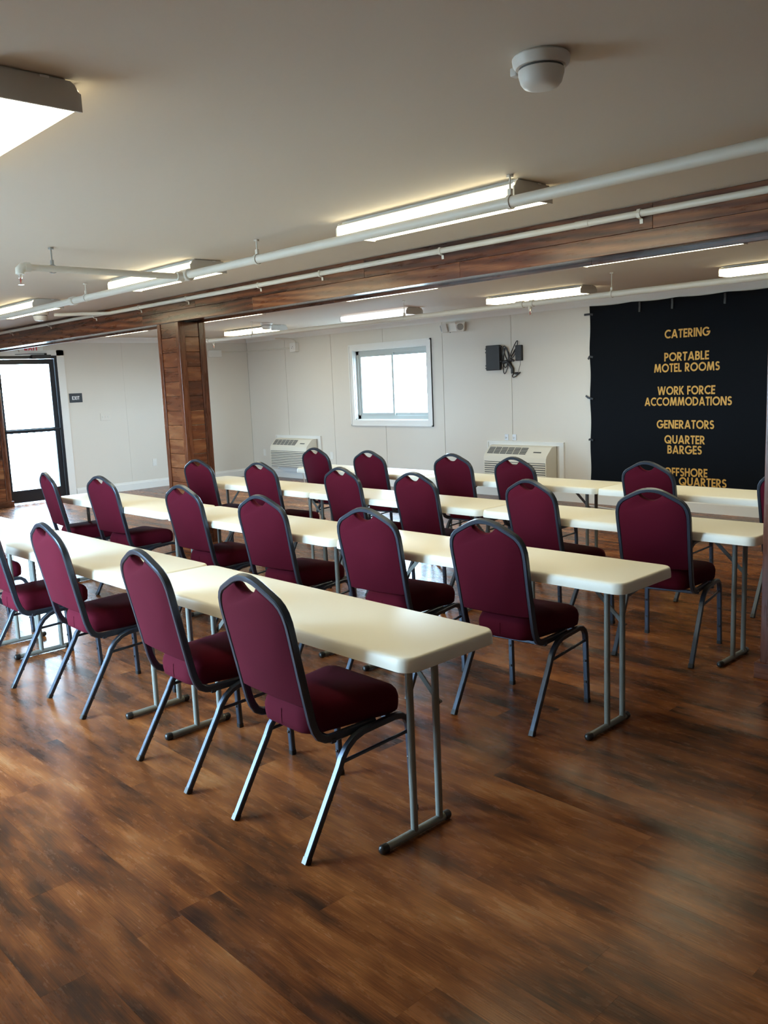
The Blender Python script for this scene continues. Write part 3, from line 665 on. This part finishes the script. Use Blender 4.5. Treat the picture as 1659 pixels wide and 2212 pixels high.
# ------------------------------------------------------------------ air conditioners
def aircon(xc, label, tl):
    r = thing('air_conditioner', label, 'air conditioner', (xc, YB, 0))
    hw, z0, z1 = 0.505, 0.215, 0.70
    tr = B()
    for a in ((-0.62, 0.62, -0.020, -0.0005, z1+0.0, z1+0.05), (-0.62, -0.545, -0.020, -0.0005, 0.16, z1), (0.545, 0.62, -0.020, -0.0005, 0.16, z1)): tr.box(*a)
    tr.box(-0.62, 0.62, -0.032, -0.020, z1+0.035, z1+0.05).box(0.605, 0.62, -0.032, -0.020, 0.16, z1+0.035).box(-0.62, -0.605, -0.032, -0.020, 0.16, z1+0.035)
    tr.obj('trim_frame', 'trim', r)
    prof = [(-0.021, z0), (-0.235, z0), (-0.250, z0+0.015), (-0.250, z0+0.335), (-0.235, z0+0.37), (-0.125, z1-0.01), (-0.09, z1), (-0.021, z1)]
    body = B().prism(prof, 0, -hw, hw).obj('casing', 'ac', r, smooth=25)
    # louvres on the front
    lv = B().prism([(-0.2505, -0.010), (-0.262, -0.006), (-0.262, 0.003), (-0.2505, 0.009)], 0, -hw+0.012, hw-0.012).mesh('louvre', 'ac')
    for k in range(9): put('louvre', lv, r, (0, 0, z0+0.035+k*0.029))
    gp = B().box(-hw+0.012, hw-0.012, -0.2512, -0.2502, z0+0.02, z0+0.285).obj('grille_back', 'grille', r)
    # discharge grille on the sloped top
    a, b_ = Vector((0, -0.222, z0+0.3795)), Vector((0, -0.136, z1-0.0175))
    d = (b_-a).normalized(); nrm = Vector((0, -d.z, d.y)); L = (b_-a).length
    def slope(x0, x1, t0, t1, h0, h1):
        b = B(); vs = []
        for h in (h0, h1):
            for t in (t0, t1):
                for x in (x0, x1): vs.append(Vector((x, 0, 0))+a+d*t+nrm*h)
        return b.add(vs, [(0, 2, 3, 1), (4, 5, 7, 6), (0, 1, 5, 4), (2, 6, 7, 3), (0, 4, 6, 2), (1, 3, 7, 5)])
    slope(-hw+0.03, 0.16, 0.005, L-0.005, 0.0005, 0.0025).obj('discharge_opening', 'grille', r)
    for k in range(1, 6): slope(-hw+0.03+k*(0.635/6)-0.003, -hw+0.03+k*(0.635/6)+0.003, 0.005, L-0.005, 0.0028, 0.006).obj('vane', 'ac', r)
    for k in range(1, 5): slope(-hw+0.03, 0.16, k*L/5-0.002, k*L/5+0.002, 0.0028, 0.0045).obj('slat', 'ac', r)
    slope(0.27, 0.39, L*0.30, L*0.45, 0.0005, 0.003).obj('control_panel', 'grille', r)
    if tl: B().box(-0.45, 0.45, -0.10, -0.017, 0.13, z0-0.001).obj('sleeve', 'trim', r)
    return r
aircon(-9.965, 'wall air conditioner left of the window near the room corner', True)
aircon(-5.135, 'wall air conditioner below the black network box, left of banner', True)

# ------------------------------------------------------------------ banner
bn = thing('banner', 'black cloth banner with gold service lettering hanging on the back wall', 'banner', (-2.85, YB, 0))
X0, X1, Z0, Z1 = -4.12, -1.60, 0.30, 2.395
def wave(x, z):
    u = (x-X0)/(X1-X0); v = (z-Z0)/(Z1-Z0)
    d = 0.006*math.sin(u*19+v*3)*(1-v)*0.8+0.010*math.sin(u*6.5-v*5.0)*(1-v*0.6)
    d += 0.022*math.exp(-((u*1.1-(1.02-v*0.75))/0.07)**2)*(1-v)
    d += 0.012*math.exp(-((u*1.1-(0.86-v*0.55))/0.05)**2)*(1-v)
    return -0.030-d
nx, nz = 64, 54
vs = []
for k, off in ((0, 0.0), (1, 0.0015)):
    for j in range(nz+1):
        for i in range(nx+1):
            x = X0+(X1-X0)*i/nx; v = j/nz; z = Z0+(Z1-Z0)*v
            top = 0.012*abs(math.sin(i/nx*math.pi*4.5))*v**8
            edge = 0.006*math.sin(v*23)*(1-i/nx)**6
            vs.append((x+edge+2.85, wave(x, z)+off, z-top))
fs = []; n1 = (nx+1)*(nz+1)
for j in range(nz):
    for i in range(nx):
        q = j*(nx+1)+i; fs.append((q, q+1, q+nx+2, q+nx+1)); fs.append((q+n1, q+nx+1+n1, q+nx+2+n1, q+1+n1))
bd = [i for i in range(nx+1)]+[j*(nx+1)+nx for j in range(1, nz+1)]+[nz*(nx+1)+i for i in range(nx-1, -1, -1)]+[j*(nx+1) for j in range(nz-1, 0, -1)]
for k in range(len(bd)):
    a, b_ = bd[k], bd[(k+1) % len(bd)]; fs.append((a, b_, b_+n1, a+n1))
B().add(vs, fs).obj('cloth', 'banner', bn, smooth=60)
LN = [('CATERING', 1.998, -3.146, -2.617), ('PORTABLE', 1.745, -3.150, -2.622), ('MOTEL ROOMS', 1.624, -3.275, -2.497), ('WORK FORCE', 1.370, -3.230, -2.541),
      ('ACCOMMODATIONS', 1.248, -3.390, -2.355), ('GENERATORS', 0.991, -3.232, -2.545), ('QUARTER', 0.820, -3.133, -2.655), ('BARGES', 0.706, -3.095, -2.690),
      ('OFFSHORE', 0.452, -3.130, -2.625), ('QUARTERS', 0.348, -2.955, -2.405)]
for s_, z_, a_, b_ in LN:
    text('lettering', s_, 'gold', bn, a_+2.85, b_+2.85, z_, 0.096, lambda u, v: (u, wave(u-2.85, v)-0.0015, v))
for z_, l_, dz in ((2.30, 0.085, 0.0), (1.80, 0.035, -0.03), (1.30, 0.07, 0.03), (0.80, 0.03, -0.01)):
    xx = X0+2.85
    B().sweep([(xx+0.05, -0.045, z_-0.01), (xx, -0.040, z_), (xx-l_*0.5, -0.03, z_+dz*0.3), (xx-l_, -0.022, z_+dz)], rrect(0.003, 0.012, 0.001), up=(0, 0, 1)).obj('tie', 'black', bn)
for x_ in (-3.45, -3.05, -2.45, -1.95):
    B().sweep([(x_+2.85, -0.05, 2.38), (x_+2.855, -0.055, 2.33), (x_+2.85, -0.053, 2.27)], rrect(0.012, 0.003, 0.001), up=(0, 1, 0)).obj('tie', 'black', bn)

# ------------------------------------------------------------------ folding tables
TL, TD, TZ = 1.82, 0.455, 0.737
def table_proto():
    r = thing('folding_table', '', 'table')
    def outline(ins, rc):
        hx, hy = TL/2-ins, TD/2-ins; rc = max(rc-ins, 0.005); p = []
        for cx, cy, a0 in ((hx-rc, hy-rc, 0), (-hx+rc, hy-rc, 90), (-hx+rc, -hy+rc, 180), (hx-rc, -hy+rc, 270)):
            for k in range(8):
                a = R(a0+90*k/7); p.append((cx+rc*math.cos(a), cy+rc*math.sin(a)))
        return p
    lay = [(TZ-0.018, 0.020), (TZ-0.047, 0.004), (TZ-0.047, 0.0), (TZ-0.030, 0.0005), (TZ-0.012, 0.003), (TZ-0.005, 0.006), (TZ-0.0015, 0.010), (TZ, 0.016)]
    B().rings([[(x, y, z) for x, y in outline(i, 0.055)] for z, i in lay]).obj('table_top', 'table', r, smooth=35)
    n = -TD/2
    for s in (-1, 1):
        fx = s*0.722
        ft = B().cyl((fx, n+0.045, 0.0165), (fx, n+0.350, 0.0165), 0.0145, 14).obj('foot', 'tleg', r, smooth=40)
        for ya, yb in ((n+0.020, n+0.052), (n+0.343, n+0.375)):
            c = B().lathe([(0.006, 0), (0.013, 0.003), (0.0165, 0.009), (0.0165, 0.032), (0.0147, 0.032)] if ya < 0 else [(0.0147, 0), (0.0165, 0), (0.0165, 0.023), (0.013, 0.029), (0.006, 0.032)], (fx, ya, 0.0165), 14, 1)
            c.obj('end_cap', 'rubber', ft, smooth=50)
        for uy in (n+0.190, n+0.320):
            B().cyl((fx, uy, 0.020), (fx, uy, TZ-0.022), 0.0135, 14).obj('leg', 'tleg', r, smooth=40)
        B().cyl((fx, n+0.10, TZ-0.036), (fx, n+0.385, TZ-0.036), 0.011, 10).obj('leg_pivot', 'tleg', r, smooth=40)
        B().sweep([(fx+s*0.004, n+0.3385, 0.452), (fx-s*0.27, n+0.3385, TZ-0.024)], rrect(0.003, 0.0105, 0.001), up=(0, 0, 1)).obj('brace', 'tleg', r)
        B().cyl((fx, n+0.330, 0.457), (fx, n+0.349, 0.457), 0.006, 8).obj('brace_pin', 'rubber', r)
    return r
ROWS = [(-0.968, 1.899, 0.25, 3), (-0.965, 3.149, 0.70, 3), (-0.962, 4.410, 0.35, 3), (-0.895, 5.694, 0.70, 3)]
RN = ['nearest table row', 'second table row', 'third table row', 'farthest table row']
TP = ['right end of the %s', 'middle of the %s', 'left end of the %s']
tp = table_proto(); first = True
for ri, (xc, yn, ang, n) in enumerate(ROWS):
    for k in range(n):
        t = tp if first else copy_tree(tp); first = False
        a = R(ang); lx, ly = -k*1.826, TD/2
        px, py = xc+0.91, yn
        lx -= 0.91
        t.location = (px+lx*math.cos(a)-ly*math.sin(a), py+lx*math.sin(a)+ly*math.cos(a), 0); t.rotation_euler = (0, 0, a)
        tag(t, 'cream plastic folding table at the '+TP[k] % RN[ri], 'table', 'cream folding tables in rows')

# ------------------------------------------------------------------ banquet chairs
def chair_proto():
    r = thing('banquet_chair', '', 'chair')
    def yb(z): return -0.181-0.209*(z-0.478)
    half = [(0.190, 0.100, 0.3925), (0.190, -0.085, 0.3925), (0.190, -0.106, 0.3935), (0.190, -0.128, 0.398), (0.190, -0.152, 0.412), (0.190, -0.168, 0.438)]
    half += [(x, yb(z), z) for x, z in ((0.190, 0.475), (0.191, 0.60), (0.194, 0.72), (0.1965, 0.80), (0.196, 0.835), (0.190, 0.866), (0.178, 0.889), (0.160, 0.907), (0.135, 0.921), (0.078, 0.950), (0.050, 0.961), (0.022, 0.967))]
    path = half+[(0, yb(0.968), 0.968)]+[(-x, y, z) for x, y, z in reversed(half)]
    B().sweep(path, rrect(0.0105, 0.0145, 0.004), up=(0, 0, -1)).obj('back_frame', 'frame', r, smooth=35)
    # padded back panel
    rim = [(0.183, 0.530), (0.184, 0.62), (0.186, 0.72), (0.1885, 0.80), (0.1875, 0.833), (0.181, 0.862), (0.170, 0.883), (0.153, 0.900), (0.131, 0.913), (0.078, 0.9405), (0.066, 0.944)]
    notch = [(0.060, 0.937), (0.047, 0.926), (0.029, 0.915), (0.010, 0.910)]
    out = rim+notch; out = out+[(-x, z) for x, z in reversed(out)]
    out += [(-0.15, 0.527), (0.0, 0.524), (0.15, 0.527)]
    def ring(ins, d):
        g = []
        for x, z in out:
            k = 1-ins/0.19; zz = 0.73+(z-0.73)*(1-ins/0.2); xx = x*k
            nrm = Vector((0, 0.979, 0.205)); g.append(Vector((xx, yb(zz), zz))+nrm*d)
        return g
    pn = B()
    pn.rings([ring(0.006, -0.0135), ring(0.0, -0.009), ring(0.0, 0.012), ring(0.004, 0.020), ring(0.014, 0.027), ring(0.035, 0.032), ring(0.08, 0.035)])
    pn.obj('back_panel', 'fabric', r, smooth=60)
    # seat cushion
    def so(ins, n=6):
        p = []
        f, bk, wf, wb_ = 0.238-ins, -0.168+ins, 0.206-ins, 0.156-ins
        for cx, cy, rc, a0 in ((wf, f, 0.055, 0), (-wf, f, 0.055, 90), (-wb_, bk, 0.075, 180), (wb_, bk, 0.075, 270)):
            rc = max(rc-ins*0.5, 0.012); sx, sy = (1 if cx > 0 else -1), (1 if cy > 0 else -1)
            for k in range(n+1):
                a = R(a0+90*k/n); p.append((cx-sx*rc+rc*math.cos(a), cy-sy*rc+rc*math.sin(a)))
        return p
    st = B(); lay = [(0.3975, 0.014), (0.406, 0.003), (0.426, 0.0), (0.455, -0.001), (0.475, 0.004), (0.489, 0.014), (0.498, 0.032), (0.504, 0.06), (0.508, 0.10), (0.510, 0.14)]
    st.rings([[(x, y, z+(0.008*max(0, (0.05-y)/0.22) if z > 0.48 else 0)) for x, y in so(i)] for z, i in lay])
    se = st.obj('seat', 'fabric', r, smooth=60)
    B().sweep([(-0.002, -0.1695, 0.412), (-0.002, -0.1700, 0.44), (-0.002, -0.168, 0.470)], circ(0.0012, 5), up=(1, 0, 0)).obj('seam', 'fabric', se)
    sec = rrect(0.0125, 0.0110, 0.0035)
    for s in (-1, 1):
        def P(l): return [(s*x, y, z) for x, y, z in l]
        lg = B().sweep(P([(0.2175, -0.2545, 0.008), (0.2150, -0.094, 0.285)]), sec, up=(0, 1, 0)).obj('leg', 'frame', r, smooth=35)
        B().sweep(P([(0.2177, -0.259, 0.0), (0.2174, -0.2475, 0.020)]), rrect(0.0137, 0.0122, 0.003), up=(0, 1, 0)).obj('foot_cap', 'rubber', lg)
        lf_ = B().sweep(P([(0.2175, 0.2567, 0.008), (0.2150, 0.246, 0.325)]), sec, up=(0, 1, 0)).obj('leg', 'frame', r, smooth=35)
        B().sweep(P([(0.2177, 0.257, 0.0), (0.2174, 0.2563, 0.020)]), rrect(0.0137, 0.0122, 0.003), up=(0, 1, 0)).obj('foot_cap', 'rubber', lf_)
        for t in (0.32, 0.66):
            B().bbox(s*0.2165-0.006, s*0.2165+0.006, -0.2545+0.1605*t+0.007, -0.2545+0.1605*t+0.016, 0.277*t, 0.277*t+0.012, 0.002).obj('bumper', 'rubber', lg)
            B().bbox(s*0.2165-0.006, s*0.2165+0.006, 0.2567-0.011*t-0.016, 0.2567-0.011*t-0.008, 0.317*t, 0.317*t+0.012, 0.002).obj('bumper', 'rubber', lf_)
        B().sweep(P([(0.2150, -0.094, 0.285), (0.2145, -0.078, 0.318), (0.2140, -0.052, 0.350), (0.2138, -0.018, 0.374), (0.2136, 0.022, 0.386), (0.2135, 0.10, 0.390), (0.2135, 0.180, 0.393), (0.2138, 0.210, 0.388), (0.2142, 0.232, 0.372), (0.2147, 0.243, 0.350), (0.2150, 0.246, 0.325)]), sec, up=(0, 0, 1)).obj('seat_rail', 'frame', r, smooth=35)
        B().cyl(*P([(0.2148, -0.085, 0.303), (0.2148, 0.242, 0.318)]), 0.0068, 10).obj('stretcher', 'frame', r, smooth=40)
    for yy, zz in ((-0.098, 0.3845), (0.165, 0.392)):
        B().bbox(-0.204, 0.204, yy-0.011, yy+0.011, zz-0.009, zz+0.008, 0.003).obj('cross_bar', 'frame', r)
    return r
CH = [
 [(-0.606, 1.972, -1.0), (-1.358, 1.974, -2.5), (-2.464, 2.030, -1.5), (-3.216, 1.966, -1.0), (-4.28, 1.98, 0.0)],
 [(-0.695, 3.290, 5.0), (-1.446, 3.238, 7.0), (-2.383, 3.253, 7.0), (-3.316, 3.290, 3.5), (-4.537, 3.289, 6.0), (-5.264, 3.192, -7.0)],
 [(-0.605, 4.552, 9.0), (-1.373, 4.583, -5.5), (-2.378, 4.572, 0.5), (-3.155, 4.572, 0.5), (-4.220, 4.557, 6.0), (-5.065, 4.470, 6.5)],
 [(-0.300, 5.735, 2.0), (-1.287, 5.800, -1.5), (-2.401, 5.728, -1.5), (-3.114, 5.766, 4.0), (-4.129, 5.735, 4.0), (-4.957, 5.772, 2.0)]]
OD = ['first', 'second', 'third', 'fourth', 'fifth', 'sixth']
cp = chair_proto(); first = True
for ri, row in enumerate(CH):
    for k, (x, y, a) in enumerate(row):
        c = cp if first else copy_tree(cp); first = False
        c.location = (x, y, 0); c.rotation_euler = (0, 0, R(a))
        tag(c, 'burgundy banquet chair with grey frame at the %s, %s from the right' % (RN[ri], OD[k]), 'chair', 'burgundy banquet chairs behind the tables')

# loose cords by the back wall
tag(B().sweep([(-5.62, 5.86, 0.66), (-5.60, 5.87, 0.50), (-5.58, 5.9, 0.20), (-5.52, 5.98, 0.02), (-5.40, 6.1, 0.006), (-5.15, 6.2, 0.006)], circ(0.005, 6), up=(0, 1, 0)).obj('extension_cord', 'plastic', smooth=60), 'thin white cord hanging from the left end of the farthest table row', 'cord')
tag(B().sweep([(-4.25, 9.10, 0.30), (-4.22, 9.08, 0.10), (-4.1, 9.02, 0.006), (-3.6, 8.9, 0.006), (-3.2, 8.95, 0.006)], circ(0.005, 6), up=(0, 1, 0)).obj('extension_cord', 'plastic', smooth=60), 'thin white cord on the floor beneath the banner edge', 'cord')
